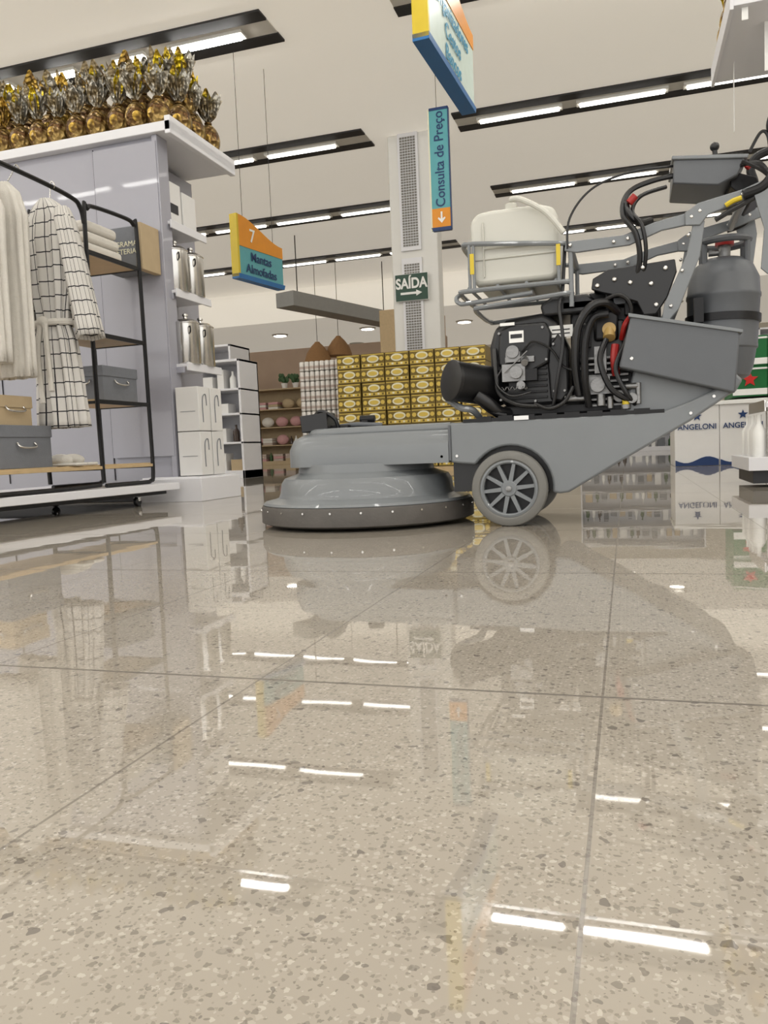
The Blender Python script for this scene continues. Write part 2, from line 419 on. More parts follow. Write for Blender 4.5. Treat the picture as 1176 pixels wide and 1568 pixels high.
g4=root('menu_display_board',(-3.1,4.4,1.6)); p=Part(); p.box(-3.13,-2.88,4.30,4.488,1.47,1.73,'boxgray'); p.box(-2.885,-2.84,4.29,4.488,1.46,1.745,'beige'); p.done('board',g4,.003)
text('PROGRAMA\nCAFETERIA',(-3.0,4.298,1.6),.046,'cream',g4,'lettering')

# --- Easter eggs
def egg_mesh(i,body,tuft):
    p=Part(); r=.085; h=.21
    prof=[]
    for k in range(13):
        t=k/12; a=t*pi; rr=math.sin(a)*r*(1+.12*math.cos(a)); prof.append((rr,h/2-h/2*math.cos(a)))
    p.lathe([(.03,0)]+prof[1:-1]+[(.014,h)],(0,0,0),body,20)
    rnd=random.Random(i); n=22; rings=[]
    mi=p.mi(tuft)
    for j,(rr,z) in enumerate(((.022,h-.012),(.016,h+.012),(.05,h+.05),(.075,h+.10),(.085,h+.16))):
        ring=[]
        for k in range(n):
            a=2*pi*k/n; s=(1 if k%2 else .6) if j>1 else 1
            jit=rnd.uniform(.8,1.2) if j>1 else 1
            zz=z+(rnd.uniform(-.03,.04) if j==4 else (rnd.uniform(-.01,.01) if j>1 else 0))
            ring.append(p.bm.verts.new((rr*s*jit*math.cos(a),rr*s*jit*math.sin(a)*.8,zz)))
        rings.append(ring)
    for a,b in zip(rings,rings[1:]):
        for k in range(n):
            f=p.bm.faces.new((a[k],a[(k+1)%n],b[(k+1)%n],b[k])); f.material_index=mi
    for k in range(8):
        a=2*pi*k/8+rnd.uniform(-.3,.3); o=Vector((math.cos(a),math.sin(a)*.8,0)); w=Vector((-math.sin(a),math.cos(a),0))
        mm=p.mi('foily' if (k+i)%6==0 else ('foilg' if (k+i)%4==0 else tuft))
        hh=rnd.uniform(.15,.25); wd=rnd.uniform(.03,.05); sp_=rnd.uniform(.05,.12)
        rows_=[]
        for (t,ww,out) in ((0,.2,.012),(.35,.8,.45),(.7,1.0,.85),(1,.25,1.0)):
            c=Vector((0,0,h+.01+hh*t))+o*sp_*out
            rows_.append([p.bm.verts.new(c-w*wd*ww),p.bm.verts.new(c+o*(-.018*ww)+Vector((0,0,.008))),p.bm.verts.new(c+w*wd*ww)])
        for q0,q1 in zip(rows_,rows_[1:]):
            for e in range(2): p.bm.faces.new((q0[e],q0[e+1],q1[e+1],q1[e])).material_index=mm
    p.lathe([(.018,h-.004),(.026,h),(.026,h+.01),(.018,h+.014)],(0,0,0),'foilg',14)
    p.sph((0,-.074,.09),.035,.014,.04,'foilg',12)
    return p.mesh('egg_%d'%i,25)
eggs=[egg_mesh(0,'foilb','foils'),egg_mesh(1,'foilg','foils'),egg_mesh(2,'foilb','foilg'),egg_mesh(3,'foilb','foils'),egg_mesh(4,'foilg','foily'),egg_mesh(5,'foilb','foils')]
def put_eggs(name,loc,items):
    g=root(name,loc)
    for k,(x,y,z,e,s) in enumerate(items):
        o=bpy.data.objects.new('egg',eggs[e]); bpy.context.collection.objects.link(o)
        o.location=(x,y,z); o.rotation_euler=(random.uniform(-.08,.08),random.uniform(-.1,.1),random.uniform(-.6,.6)); o.scale=(s,s,s)
        attach(o,g)
    return g
it=[]
x=-2.84
while x>-4.9:
    it.append((x+random.uniform(-.01,.01),4.585,2.405,random.choice([0,0,2,3,5,1]),.9)); 
    it.append((x-.07,4.76,2.515,random.choice([0,0,3,5,3,1]),1.0))
    it.append((x-.03,4.94,2.595,random.choice([0,2,3,5,5]),1.06)); x-=.155
for y in (4.76,4.94,5.12): it.append((-2.80,y,2.405,random.choice([4,0,2]),1.0))
it.append((-2.93,5.13,2.52,4,1.05)); it.append((-3.1,5.12,2.60,4,1.0)); it.append((-2.9,4.9,2.60,4,1.0))
g5=put_eggs('foil_wrapped_easter_eggs',(-3.8,4.8,2.4),it)
p=Part(); p.box(-5.0,-2.9,4.68,4.85,2.402,2.51,'gold'); p.box(-5.0,-2.9,4.86,5.25,2.402,2.59,'gold'); p.box(-2.88,-2.76,4.70,5.28,2.401,2.404,'gold'); p.done('stepped_gold_trays',g5,.003)

# ================================================================ CLOTHES RACK + platform
g=root('display_platform',(-3.2,3.5,0)); p=Part()
p.poly([(-3.75,2.2),(-2.92,2.2),(-2.72,4.36),(-3.75,4.36)],.085,.13,'white','XY')
p.poly([(-3.70,2.3),(-2.97,2.3),(-2.80,4.33),(-3.70,4.33)],.06,.085,'darkk','XY')
for (x,y) in ((-2.93,3.0),(-2.86,4.1),(-3.55,3.0),(-3.55,4.2)):
    p.cyl((x-.012,y,.03),(x+.012,y,.03),.03,m='black',seg=20); p.box(x-.02,x+.02,y-.012,y+.012,.03,.062,'steel')
p.done('deck_and_casters',g,.004)
g=root('garment_rack',(-3.0,3.7,.13)); p=Part(); r=.0125
XA=-2.85; XBk=-3.22
for X in (XA,XBk):
    p.tube([(X,3.78,.16),(X,3.77,.6),(X,3.77,1.62),(X,3.80,1.69),(X,3.86,1.715),(X,4.16,1.73),(X,4.23,1.71),(X,4.26,1.65),(X,4.27,.6),(X,4.27,.2),(X,4.24,.15),(X,4.18,.143),(X,3.9,.143),(X,3.8,.143)],r,'blackm',8,True,5)
p.tube([(XA,3.765,1.60),(XA,3.74,1.68),(XA,3.66,1.715),(XA,3.3,1.73),(XA,2.5,1.73),(XA,2.42,1.69),(XA,2.40,1.6),(XA,2.40,.2),(XA,2.43,.15),(XA,2.5,.143)],r,'blackm',8,True,6)
p.tube([(XA,3.75,.15),(XA,3.4,.143),(XA,2.5,.143)],.0125,'blackm',8)
for Y in (3.78,4.26):
    for z in (1.45,1.0,.62,.24): p.cyl((XA,Y,z),(XBk,Y,z),.008,m='blackm',seg=8)
p.done('tube_frame',g)
p=Part()
for z in (1.46,1.01,.63): p.box(XBk,XA-.012,3.77,4.27,z-.012,z+.006,'wood'); p.box(XBk,XA+.006,3.765,3.785,z-.02,z-.004,'blackm'); p.box(XA-.012,XA+.006,3.77,4.27,z-.02,z+.004,'blackm')
p.box(XBk,XA-.012,2.42,4.27,.245,.263,'wood'); p.box(XA-.012,XA+.006,2.42,4.27,.238,.256,'wood')
p.done('shelves',g,.002)
g=root('folded_towels',(-3.0,4.0,1.5)); p=Part()
for k in range(3): p.box(-3.17,-2.89,3.83,4.16-.02*k,1.468+.062*k,1.528+.062*k,'fabricw')
p.done('towel_stack',g,.022,3)
def fbox(nm,x0,x1,y0,y1,z0,z1,m):
    g=root(nm,((x0+x1)/2,(y0+y1)/2,z0)); p=Part(); p.box(x0,x1,y0,y1,z0,z1-.05,m); p.box(x0-.005,x1+.005,y0-.005,y1+.005,z1-.06,z1,m)
    zc=(z0+z1)/2
    yc=(y0+y1)/2
    p.tube([(x1+.004,yc-.06,zc+.02),(x1+.02,yc-.055,zc),(x1+.024,yc,zc-.006),(x1+.02,yc+.055,zc),(x1+.004,yc+.06,zc+.02)],.006,'steel',6)
    xc=(x0+x1)/2
    p.tube([(xc-.06,y0-.004,zc+.02),(xc-.055,y0-.02,zc),(xc,y0-.024,zc-.006),(xc+.055,y0-.02,zc),(xc+.06,y0-.004,zc+.02)],.006,'steel',6)
    p.done('box_and_lid',g,.006)
fbox('fabric_storage_box',-3.19,-2.9,3.90,4.23,.64,.84,'boxgray')
fbox('fabric_storage_box',-3.17,-2.89,3.05,3.42,.265,.48,'boxgray')
fbox('wooden_storage_box',-3.16,-2.93,3.10,3.34,.482,.63,'beige')
g=root('slippers',(-2.95,3.7,.265)); p=Part()
for y,x in ((3.58,-2.93),(3.70,-2.95)):
    p.box(x-.12,x+.10,y-.045,y+.045,.266,.282,'fabricw'); p.sph((x-.04,y,.297),.075,.05,.035,'fabricw')
p.done('pair',g,.012)

def cloth_lathe(name,parent,sections,mt,seg=56,m='check',folds=9,amp=.012,thick=True,seed=0):
    bm=bmesh.new(); uvl=bm.loops.layers.uv.new('UVMap'); rings=[]; n=len(sections)
    fine=[]
    for k in range(n-1):
        for j in range(6):
            t=j/6; fine.append([sections[k][q]*(1-t)+sections[k+1][q]*t for q in range(5)])
    fine.append(list(sections[-1]))
    for (z,cx,a,b,fs) in fine:
        ring=[]
        for k in range(seg):
            th=2*pi*k/seg
            d=amp*fs*(math.sin(folds*th+seed+z*2)+.6*math.sin((folds*2+1)*th+z*5+seed*2))
            ring.append((Vector((cx+(a+d)*math.cos(th),(b+d)*math.sin(th),z)),k*(2*pi*.19)/seg*1.0,z))
        rings.append(ring)
    V=[[bm.verts.new(mt@r[0]) for r in ring] for ring in rings]
    for i in range(len(V)-1):
        for k in range(seg):
            k2=(k+1)%seg; f=bm.faces.new((V[i][k],V[i][k2],V[i+1][k2],V[i+1][k])); f.smooth=True
            us=[rings[i][k][1],rings[i][k][1]+2*pi*.19/seg,rings[i+1][k][1]+2*pi*.19/seg,rings[i+1][k][1]]
            zs=[rings[i][k][2]]*2+[rings[i+1][k][2]]*2
            for l,u,v in zip(f.loops,us,zs): l[uvl].uv=(u+5,v+5)
    bmesh.ops.recalc_face_normals(bm,faces=bm.faces)
    me=bpy.data.meshes.new(name); bm.to_mesh(me); bm.free(); me.materials.append(M[m])
    o=bpy.data.objects.new(name,me); bpy.context.collection.objects.link(o)
    s=o.modifiers.new('solid','SOLIDIFY'); s.thickness=.004
    attach(o,parent); return o
g=root('checked_bathrobe',(-2.87,3.5,1.6))
mt=Matrix.Translation((-2.89,3.52,0))@Matrix.Rotation(-.25,4,'Z')
cloth_lathe('body',g,[(1.665,0,.035,.03,.2),(1.63,0,.09,.045,.4),(1.56,0,.165,.06,.6),(1.45,0,.17,.07,.8),(1.2,.0,.145,.06,1.2),(1.06,0,.11,.05,1.4),(1.0,0,.105,.05,1.2),(.93,0,.135,.06,1.3),(.7,.01,.155,.07,1.5),(.47,.02,.165,.075,1.6)],mt)
def sleeve(nm,p0,p1,a0,a1,seed):
    p0=Vector(p0);p1=Vector(p1); L=(p1-p0).length; q=(p0-p1).to_track_quat('Z','Y').to_matrix().to_4x4()
    mt=Matrix.Translation(p1)@q
    cloth_lathe(nm,g,[(L,0,a0*.6,.035,.5),(L*.9,0,a0,.045,.8),(L*.5,0,(a0+a1)/2,.05,1),(0,0,a1,.055,1)],mt,32,folds=5,amp=.008,seed=seed)
sleeve('sleeve_right',(-2.78,3.50,1.60),(-2.655,3.50,.93),.06,.085,1)
sleeve('sleeve_left',(-3.02,3.54,1.60),(-3.07,3.52,1.0),.06,.085,2)
p=Part(); 
pts=[(-2.89+.125*math.cos(a),3.52+.068*math.sin(a),1.02) for a in [i*pi/6 for i in range(13)]]
p.tube(pts,.018,'fabricw',8); p.sph((-2.90,3.44,1.02),.035,.03,.03,'fabricw')
p.tube([(-2.91,3.43,1.01),(-2.93,3.42,.85),(-2.92,3.42,.6)],.014,'fabricw',6); p.tube([(-2.88,3.43,1.01),(-2.87,3.42,.88),(-2.86,3.42,.66)],.014,'fabricw',6)
p.tube([(-2.87,3.52,1.63),(-2.86,3.52,1.70),(-2.85,3.52,1.75),(-2.83,3.52,1.735),(-2.835,3.52,1.715)],.003,'steel',6)
p.done('belt_and_hanger',g)
g=root('white_bath_towel',(-2.95,3.2,1.6))
cloth_lathe('drape',g,[(1.68,0,.03,.02,.2),(1.62,0,.10,.04,.4),(1.5,0,.14,.05,.8),(1.2,-.01,.135,.05,1),(.72,-.01,.125,.055,1.2)],Matrix.Translation((-2.93,3.27,0))@Matrix.Rotation(-.2,4,'Z'),m='fabricw',seed=3)
cloth_lathe('drape_back',g,[(1.68,0,.03,.02,.2),(1.62,0,.10,.04,.4),(1.5,0,.15,.05,.8),(1.2,-.01,.145,.05,1),(.78,-.01,.135,.055,1.2)],Matrix.Translation((-2.96,3.12,0)),m='fabricw',seed=5)
p=Part()
for y in (3.27,3.12): p.tube([(-2.93,y,1.66),(-2.88,y,1.71),(-2.85,y,1.755),(-2.83,y,1.735)],.003,'steel',6)
p.done('hanger_hooks',g)

# ================================================================ BOXES BEHIND
g=root('gold_beverage_carton_stack',(-2.4,9.4,0)); p=Part()
cw=.305; ch=.172; z0=.06
p.box(-3.35,-1.5,9.0,9.85,0,.055,'wood')
for c in range(6):
    for r in range(8):
        jx=random.uniform(-.006,.006); jy=random.uniform(-.01,.01); x0=-3.345+c*cw+jx; y0=9.0+jy; z=z0+r*ch
        p.box(x0+.004,x0+cw-.010,y0,y0+.8,z,z+ch-.005,'olive')
        p.box(x0+.012,x0+cw-.016,y0-.003,y0+.001,z+.012,z+.046,'gold')
        p.box(x0+.012,x0+cw-.016,y0-.003,y0+.001,z+ch-.024,z+ch-.014,'gold')
        cx=x0+cw*(.5); 
        p.lathe([(.056,-.002),(.056,.002)],(cx,y0-.004,z+.10),'cream',18,(0,-1,0),1.35,.8)
        p.lathe([(.042,-.002),(.042,.002)],(cx,y0-.008,z+.10),'gold',16,(0,-1,0),1.35,.6)
        for k in (.13,.85):
            p.lathe([(.026,-.002),(.026,.002)],(x0+cw*k,y0-.004,z+.10),'gold',12,(0,-1,0))
        for k in range(5):
            p.box(x0+.03+k*.055,x0+.055+k*.055,y0-.006,y0-.001,z+.018,z+.040,'cream' if k%2 else 'olive')
p.done('cartons',g)
g=root('beverage_can_stack',(-3.65,9.5,0)); p=Part()
p.box(-3.92,-3.37,9.15,9.8,0,.055,'wood')
for r in range(11):
    for c in range(8):
        x=-3.885+c*.068; z=.058+r*.124
        for y in (9.2,9.27):
            p.lathe([(.026,0),(.032,.008),(.032,.108),(.026,.118)],(x,y,z),'can',14)
        p.lathe([(.0325,.03),(.0325,.06)],(x,9.2,z),'canr',14)
    p.box(-3.92,-3.37,9.31,9.8,.058+r*.124,.058+r*.124+.118,'can')
p.done('cans',g)

g=root('white_promotional_cartons',(1.2,8.4,0)); p=Part()
for c in range(5):
    p.box(.44+c*.40,.44+c*.40+.396,8.0,8.8,.0,.57,'boxw')
p.poly([(.43,.57),(2.45,.57),(2.45,.63),(.43,.60)],7.98,8.82,'pwhite')
p.done('cartons',g,.004)
p=Part()
for c in range(5):
    x=.44+c*.4
    pts=[(x+.005,.003),(x+.39,.003)]+[(x+.39-.385*k/10,.06+.03*math.sin(k/10*2*pi)) for k in range(11)]
    p.poly(pts,7.994,8.0,'navy')
    cx=x+.2; cz=.47; st=[]
    for k in range(10):
        rr=.045 if k%2==0 else .019; a=pi/2+k*pi/5; st.append((cx+rr*math.cos(a),cz+rr*math.sin(a)))
    p.poly(st,7.992,8.0,'navy')
p.done('printed_marks',g)
for c in range(3): text('ANGELONI',(.64+c*.4,7.99,.37),.072,'navy',g,'lettering_%d'%c,bold=.001,sx=.95)
g=root('green_beverage_crates',(1.6,8.4,.63)); p=Part()
for c in range(4):
    for r in range(2):
        x=.96+c*.30; z=.635+r*.28
        p.box(x,x+.295,8.05,8.7,z,z+.276,'hgreen'); p.box(x,x+.295,8.044,8.05,z+.012,z+.07,'pwhite'); p.box(x,x+.295,8.044,8.05,z+.245,z+.262,'pwhite')
        st=[]
        for k in range(10):
            rr=.075 if k%2==0 else .032; a=pi/2+k*pi/5; st.append((x+.147+rr*math.cos(a),z+.155+rr*math.sin(a)))
        p.poly(st,8.04,8.05,'star')
p.done('crates',g,.003)

g=root('gondola_shelving_unit',(1.4,5,0)); p=Part()
p.box(.95,3.4,4.6,4.63,.1,2.36,'lav'); p.box(.95,3.4,4.63,5.2,0,2.36,'lav')
p.box(.52,3.5,4.33,5.2,2.36,2.42,'white'); p.box(.512,.53,4.32,5.2,2.34,2.45,'white')
p.box(.612,3.4,4.5,5.2,.09,.16,'white'); p.box(.64,3.4,4.55,5.1,.02,.09,'darkk')
p.box(.70,3.4,4.55,5.1,.42,.45,'white'); p.box(.695,.705,4.55,5.1,.40,.46,'steel')
p.cyl((.72,4.58,.1),(.72,4.58,.45),.01,m='steel',seg=12)
p.poly([(4.9,2.34),(4.93,2.34),(4.935,2.15),(4.925,1.96),(4.90,1.97),(4.905,2.15)],.60,.603,'pwhite','YZ'); p.box(.70,.74,4.545,4.55,2.12,2.36,'pwhite'); p.box(.57,.60,4.36,4.363,2.30,2.36,'pwhite')
p.done('frame',g,.004)
p=Part()
for k in range(5):
    for z,x in ((.16,.68),): p.lathe([(.03,0),(.034,.01),(.034,.14),(.012,.18),(.012,.22),(.015,.225)],(x,4.62+k*.1,z),'boxw' if k%2 else 'pwhite',14)
p.done('bottles',g)
it=[(.61+i*.16,4.50+j*.17,2.425,random.choice([0,4,2,4]),1) for i in range(4) for j in range(4)]
put_eggs('foil_wrapped_easter_eggs',(.8,4.8,2.4),it)

def shelf_unit(name,x0,x1,y0,y1,h,zs,side='white',items=None,seed=1):
    g=root(name,((x0+x1)/2,(y0+y1)/2,0)); p=Part()
    p.box(x0,x0+.03,y0,y1,0,h,side); p.box(x1-.03,x1,y0,y1,0,h,side); p.box(x0,x1,y1-.03,y1,0,h,side); p.box(x0,x1,y0,y1,0,.1,side); p.box(x0,x1,y0,y1,h-.03,h,side)
    for z in zs: p.box(x0,x1,y0,y1,z-.025,z,side)
    p.done('carcass',g,.003)
    rnd=random.Random(seed); p=Part()
    for z in [.1]+list(zs):
        x=x0+.1
        while x<x1-.15:
            k=rnd.choice(items); w=rnd.uniform(.09,.2)
            if k=='bottle':
                w=.1; p.lathe([(.03,0),(.04,.01),(.04,.13),(.014,.17),(.014,.21),(.018,.212)],(x+.04,y0+.12,z),rnd.choice(['glass','pwhite','leaf']),12)
            elif k=='box': p.box(x,x+w*.8,y0+.05,y0+.25,z,z+rnd.uniform(.12,.24),rnd.choice(['boxw','beige','boxgray']))
            elif k=='cushion': w=.36; p.sph((x+.16,y0+.2,z+.13),.17,.1,.13,rnd.choice(['pink','fabricw','pink','beige']),12)
            elif k=='fold': 
                w=.3
                for q in range(3): p.box(x,x+.26,y0+.05,y0+.35,z+q*.06,z+q*.06+.055,rnd.choice(['pink','fabricw','beige','canr']))
            x+=w+.03
    p.done('goods',g,.004)
    return g
shelf_unit('white_shelving_unit',-5.95,-5.3,10.0,10.6,1.85,(.5,.9,1.3),items=['bottle','box','bottle'],seed=3)
shelf_unit('white_shelving_unit',-5.1,-4.45,8.6,9.1,1.45,(.45,.8,1.1),items=['box','bottle'],seed=5)
shelf_unit('decor_shelving_unit',-9.8,-7.6,18.0,18.6,1.9,(.5,.95,1.4),side='beige',items=['cushion','fold','cushion','bottle'],seed=8)
shelf_unit('decor_shelving_unit',-7.4,-5.4,18.0,18.6,1.9,(.5,.95,1.4),side='beige',items=['fold','cushion'],seed=9)
g=root('potted_plant',(-8.3,18.3,1.9)); p=Part()
for x in (-9.2,-8.2,-7.9,-6.5):
    p.lathe([(.06,0),(.09,.14),(.08,.14)],(x,18.25,1.9),'boxw',12)
    for k in range(14):
        a=random.uniform(0,2*pi); rr=random.uniform(.03,.14); p.sph((x+rr*math.cos(a),18.25+rr*math.sin(a),2.08+random.uniform(0,.16)),.05,.03,.06,'leaf',6)
p.done('plants',g)
p=Part(); p.box(-13,-4.2,19.15,19.25,0,3.0,'brown'); p.done('wall_decor_partition')
g=root('ceiling_duct',(-5.7,15.7,3.2))
p=Part(); a=Vector((-6.2,14.0,0)); b=Vector((-4.9,18.2,0)); L=(b-a).length
bx=p.box(-.22,.22,0,L,3.08,3.36,'ductg'); ang=math.atan2((b-a).y,(b-a).x)-pi/2
for v in bx: v.co=Matrix.Translation(a)@Matrix.Rotation(ang,4,'Z')@v.co
p.cyl((-6.1,14.4,3.36),(-6.1,14.4,H),.012,m='blackm',seg=6); p.cyl((-5.2,17.2,3.36),(-5.2,17.2,H),.012,m='blackm',seg=6)
p.done('duct',g,.01)
g=root('wicker_pendant_lamp',(-6.2,16,2.6)); p=Part()
for (x,y,z) in ((-6.45,16.2,2.25),(-6.1,16.6,2.4)):
    p.lathe([(.30,0),(.29,.05),(.24,.2),(.14,.34),(.06,.42),(.05,.44)],(x,y,z),'wicker',20); p.cyl((x,y,z+.44),(x,y,H),.006,m='blackm',seg=6)
    p.sph((x,y,z+.1),.07,m='down',seg=6)
p.done('shades',g)
shelf_unit('white_shelving_unit',-1.0,1.6,18.0,18.6,2.1,(.5,.9,1.3,1.7),items=['bottle','box'],seed=12)
shelf_unit('white_shelving_unit',2.2,6.0,15.0,15.6,2.1,(.5,.9,1.3,1.7),items=['bottle','box'],seed=13)
g=root('wood_panel_divider',(-4.0,15,0)); p=Part(); p.box(-4.6,-4.0,14.9,15.0,0,3.0,'wood'); p.box(-3.9,-3.3,14.95,15.0,0,2.8,'brown'); p.done('panels',g,.01)

# ================================================================ FLOOR BURNISHER
B=root('propane_floor_burnisher',(-.4,2.95,0)); CY=2.95; YN=2.73; YF_=3.17
p=Part()
p.lathe([(.40,.012),(.42,.02),(.42,.075),(.414,.085)],(-.99,CY,0),'skirt',72)
p.done('pad_skirt',B)
p=Part()
p.lathe([(.405,.08),(.412,.088),(.405,.097),(.37,.104),(.35,.112),(.343,.13),(.338,.165),(.325,.185),(.295,.195),(.28,.20),(.27,.205),(.265,.235)],(-.99,CY,0),'gray',72)
p.done('pad_housing',B)
p=Part()
for k in range(24):
    a=2*pi*k/24; c=Vector((-.99+.42*math.cos(a),CY+.42*math.sin(a),.068)); n=Vector((math.cos(a),math.sin(a),0))
    p.cyl(c-n*.003,c+n*.003,.0045,.004,'steel',10)
p.done('skirt_rivets',B)
pl=[]
N=14
cyN=CY; hw=.225
for k in range(N+1):
    a=pi/2+pi*k/N
    ca,sa=math.cos(a),math.sin(a)
    ex=.6
    pl.append((-1.10+.165*(-1)*abs(ca)**ex, cyN+hw*(1 if sa>0 else -1)*abs(sa)**ex))
pl=[(-.605,cyN+hw)]+pl+[(-.605,cyN-hw)]
def slab(pl,z0,z1,inset,zi,m):
    i=p.mi(m)
    def ring(z,s):
        out=[]
        for (x,y) in pl:
            out.append(p.bm.verts.new((x+ (s if x<-1.0 else 0)*1.0, y-(s if y>CY else -s),z)))
        return out
    R=[ring(z0,.0),ring(z0+.004,0),ring(z1-zi,0),ring(z1-zi*.35,inset*.3),ring(z1,inset)]
    fs=[]
    n=len(pl)
    for a,b in zip(R,R[1:]):
        for k in range(n): fs.append(p.bm.faces.new((a[k],a[(k+1)%n],b[(k+1)%n],b[k])))
    fs.append(p.bm.faces.new(R[0][::-1])); fs.append(p.bm.faces.new(R[-1]))
    for f in fs: f.material_index=i
p=Part(); slab(pl,.228,.352,.045,.06,'gray'); p.done('front_deck_cover',B,ang=50)
p=Part()
pl2=[(x*1.0+.07 if x<-1.0 else x,CY+(y-CY)*.82) for x,y in pl]
slab(pl2,.35,.372,.012,.015,'gray'); p.done('deck_top_cover',B,ang=50)
def arch(c,r,a0,a1,n=16): return [(c[0]+r*math.cos(math.radians(a0+(a1-a0)*k/n)),c[1]+r*math.sin(math.radians(a0+(a1-a0)*k/n))) for k in range(n+1)]
W=(-.39,.133)
prof=[(-.60,.368),(-.60,.228),(-.56,.222)]+arch(W,.146,145,-8)+[(-.22,.108),(-.19,.112),(.0,.222),(.2,.335),(.335,.425),(.31,.45),(.2,.40),(.12,.372)]
p=Part(); p.poly(prof,YN,YF_,'gray'); p.done('rear_deck',B,.008,3)
p=Part(); p.box(-.6,-.2,YN+.05,YF_-.05,.12,.34,'black'); p.cyl((W[0],YN-.02,W[1]),(W[0],YF_+.02,W[1]),.012,m='blackm'); p.done('undercarriage',B)
p=Part(); p.box(-.604,-.596,YN-.004,YN,.235,.36,'gray2')
for x,z in ((-.63,.25),(-.575,.25),(.2,.36),(.27,.41)): p.cyl((x,YN-.005,z),(x,YN,z),.005,m='steel',seg=10)
for x in [-.5+.075*k for k in range(8)]: p.box(x,x+.05,YN-.002,YN+.06,.366,.384,'blackm')
p.box(-.55,.12,YN+.0,YF_,.366,.378,'blackm'); p.box(-.37,-.32,YN-.004,YN,.366,.380,'steel')
p.done('bolts_and_flange',B)
def wheel(y0,y1,name):
    p=Part(); yc=(y0+y1)/2; w=(y1-y0); s=-1
    ax=(0,-1,0)
    p.lathe([(.098,-w/2),(.118,-w/2),(.128,-w/2+.006),(.131,-w/2+.014),(.131,w/2-.014),(.128,w/2-.006),(.118,w/2),(.104,w/2),(.098,w/2-.006),(.098,-w/2)],(W[0],yc,W[1]-.002),'tyre',56,ax)
    p.done(name+'_tyre',B)
    p=Part(); c=Vector((W[0],yc,W[1]-.002))
    p.lathe([(.087,-w/2+.002),(.099,-w/2+.002),(.099,w/2-.003),(.092,w/2-.001),(.087,w/2-.006),(.087,-w/2+.002)],c,'gray',48,ax)
    p.lathe([(.001,-w/2+.01),(.09,-w/2+.01),(.09,-w/2+.02),(.001,-w/2+.02)],c,'blackm',40,ax)
    p.lathe([(.028,-w/2+.01),(.028,w/2-.008),(.024,w/2-.004),(.001,w/2-.004)],c,'gray',32,ax)
    p.lathe([(.010,w/2-.01),(.010,w/2+.004),(.006,w/2+.006),(.001,w/2+.006)],c,'alu',16,ax)
    for k in range(10):
        a=2*pi*k/10+.1; d=Vector((math.cos(a),0,math.sin(a))); t=Vector((-math.sin(a),0,math.cos(a)))
        i=p.mi('gray'); A=c+d*.024; Bq=c+d*.09; yy=Vector((0,-w/2+.008,0)); y2=Vector((0,w/2-.02,0))
        vs=[]
        for q,wd in ((A,.0075),(Bq,.0055)):
            for sg in (1,-1):
                for e in (yy,y2): vs.append(p.bm.verts.new(q+t*wd*sg+e))
        for f in ((0,1,3,2),(4,6,7,5),(0,4,5,1),(2,3,7,6),(1,5,7,3),(0,2,6,4)):
            ff=p.bm.faces.new([vs[k2] for k2 in f]); ff.material_index=i
    p.done(name+'_hub',B)
wheel(2.690,2.745,'wheel_near'); wheel(3.155,3.21,'wheel_far')
p=Part(); p.box(-1.20,-1.09,2.80,2.90,.365,.43,'black',('Y',-.1)); p.box(-1.17,-1.02,2.84,2.87,.36,.385,'blackm'); p.tube([(-1.16,2.84,.42),(-1.12,2.82,.44),(-1.07,2.83,.41),(-1.06,2.84,.37)],.008,'black',8)
p.cyl((-.97,2.9,.37),(-.97,2.9,.40),.02,m='blackm'); p.cyl((-.99,2.9,.405),(-.93,2.9,.405),.014,m='blackm'); p.tube([(-1.1,2.9,.378),(-1.0,2.88,.385),(-.9,2.9,.378)],.01,'gray2',8)
p.done('deck_latch',B,.006)

# engine
p=Part()
sh_=[(-.455,.47),(-.46,.63),(-.44,.695),(-.40,.72),(-.27,.735),(-.22,.70),(-.19,.62),(-.19,.46),(-.24,.41),(-.40,.41)]
p.poly(sh_,2.80,3.10,'black')
p.done('blower_shroud',B,.018,3)
p=Part()
p.poly([(-.43,.56),(-.42,.68),(-.38,.70),(-.26,.70),(-.24,.66),(-.25,.56),(-.33,.52)],2.775,2.81,'black')
p.box(-.18,.03,2.83,3.12,.39,.74,'blackm'); p.box(-.12,.12,2.88,3.08,.5,.80,'blackm')
p.poly([(-.27,.72),(-.28,.76),(-.24,.785),(-.12,.785),(-.09,.76),(-.09,.72)],2.80,3.05,'black')
p.box(-.16,.0,2.80,2.84,.55,.69,'black'); p.box(-.10,-.02,2.78,2.82,.62,.72,'blackm')
p.box(-.42,.05,2.80,3.1,.378,.42,'blackm')
p.poly([(-.25,.43),(-.26,.60),(-.22,.66),(-.185,.60),(-.185,.45),(-.21,.42)],2.785,2.81,'black')
p.done('engine_block',B,.01,3)
p=Part()
for k in range(9): p.box(-.12,.01,2.79,2.9,.40+k*.02,.408+k*.02,'alu')
for k in range(6): p.box(-.42,-.26,2.79,2.80,.44+k*.02,.448+k*.02,'blackm')
p.box(-.41,-.33,2.745,2.80,.50,.56,'alu'); p.cyl((-.37,2.73,.60),(-.37,2.79,.60),.022,m='alu'); p.cyl((-.36,2.73,.53),(-.36,2.76,.53),.022,m='alu'); p.box(-.40,-.30,2.76,2.80,.565,.585,'alu')
p.box(-.395,-.345,2.74,2.79,.565,.60,'alu'); p.cyl((-.33,2.735,.56),(-.33,2.79,.585),.012,m='alu'); p.box(-.34,-.29,2.75,2.80,.50,.54,'blackm')
p.cyl((-.345,2.735,.485),(-.345,2.79,.485),.015,m='alu'); p.box(-.13,-.05,2.77,2.82,.44,.50,'alu'); p.cyl((-.09,2.75,.47),(-.09,2.78,.47),.024,m='alu')
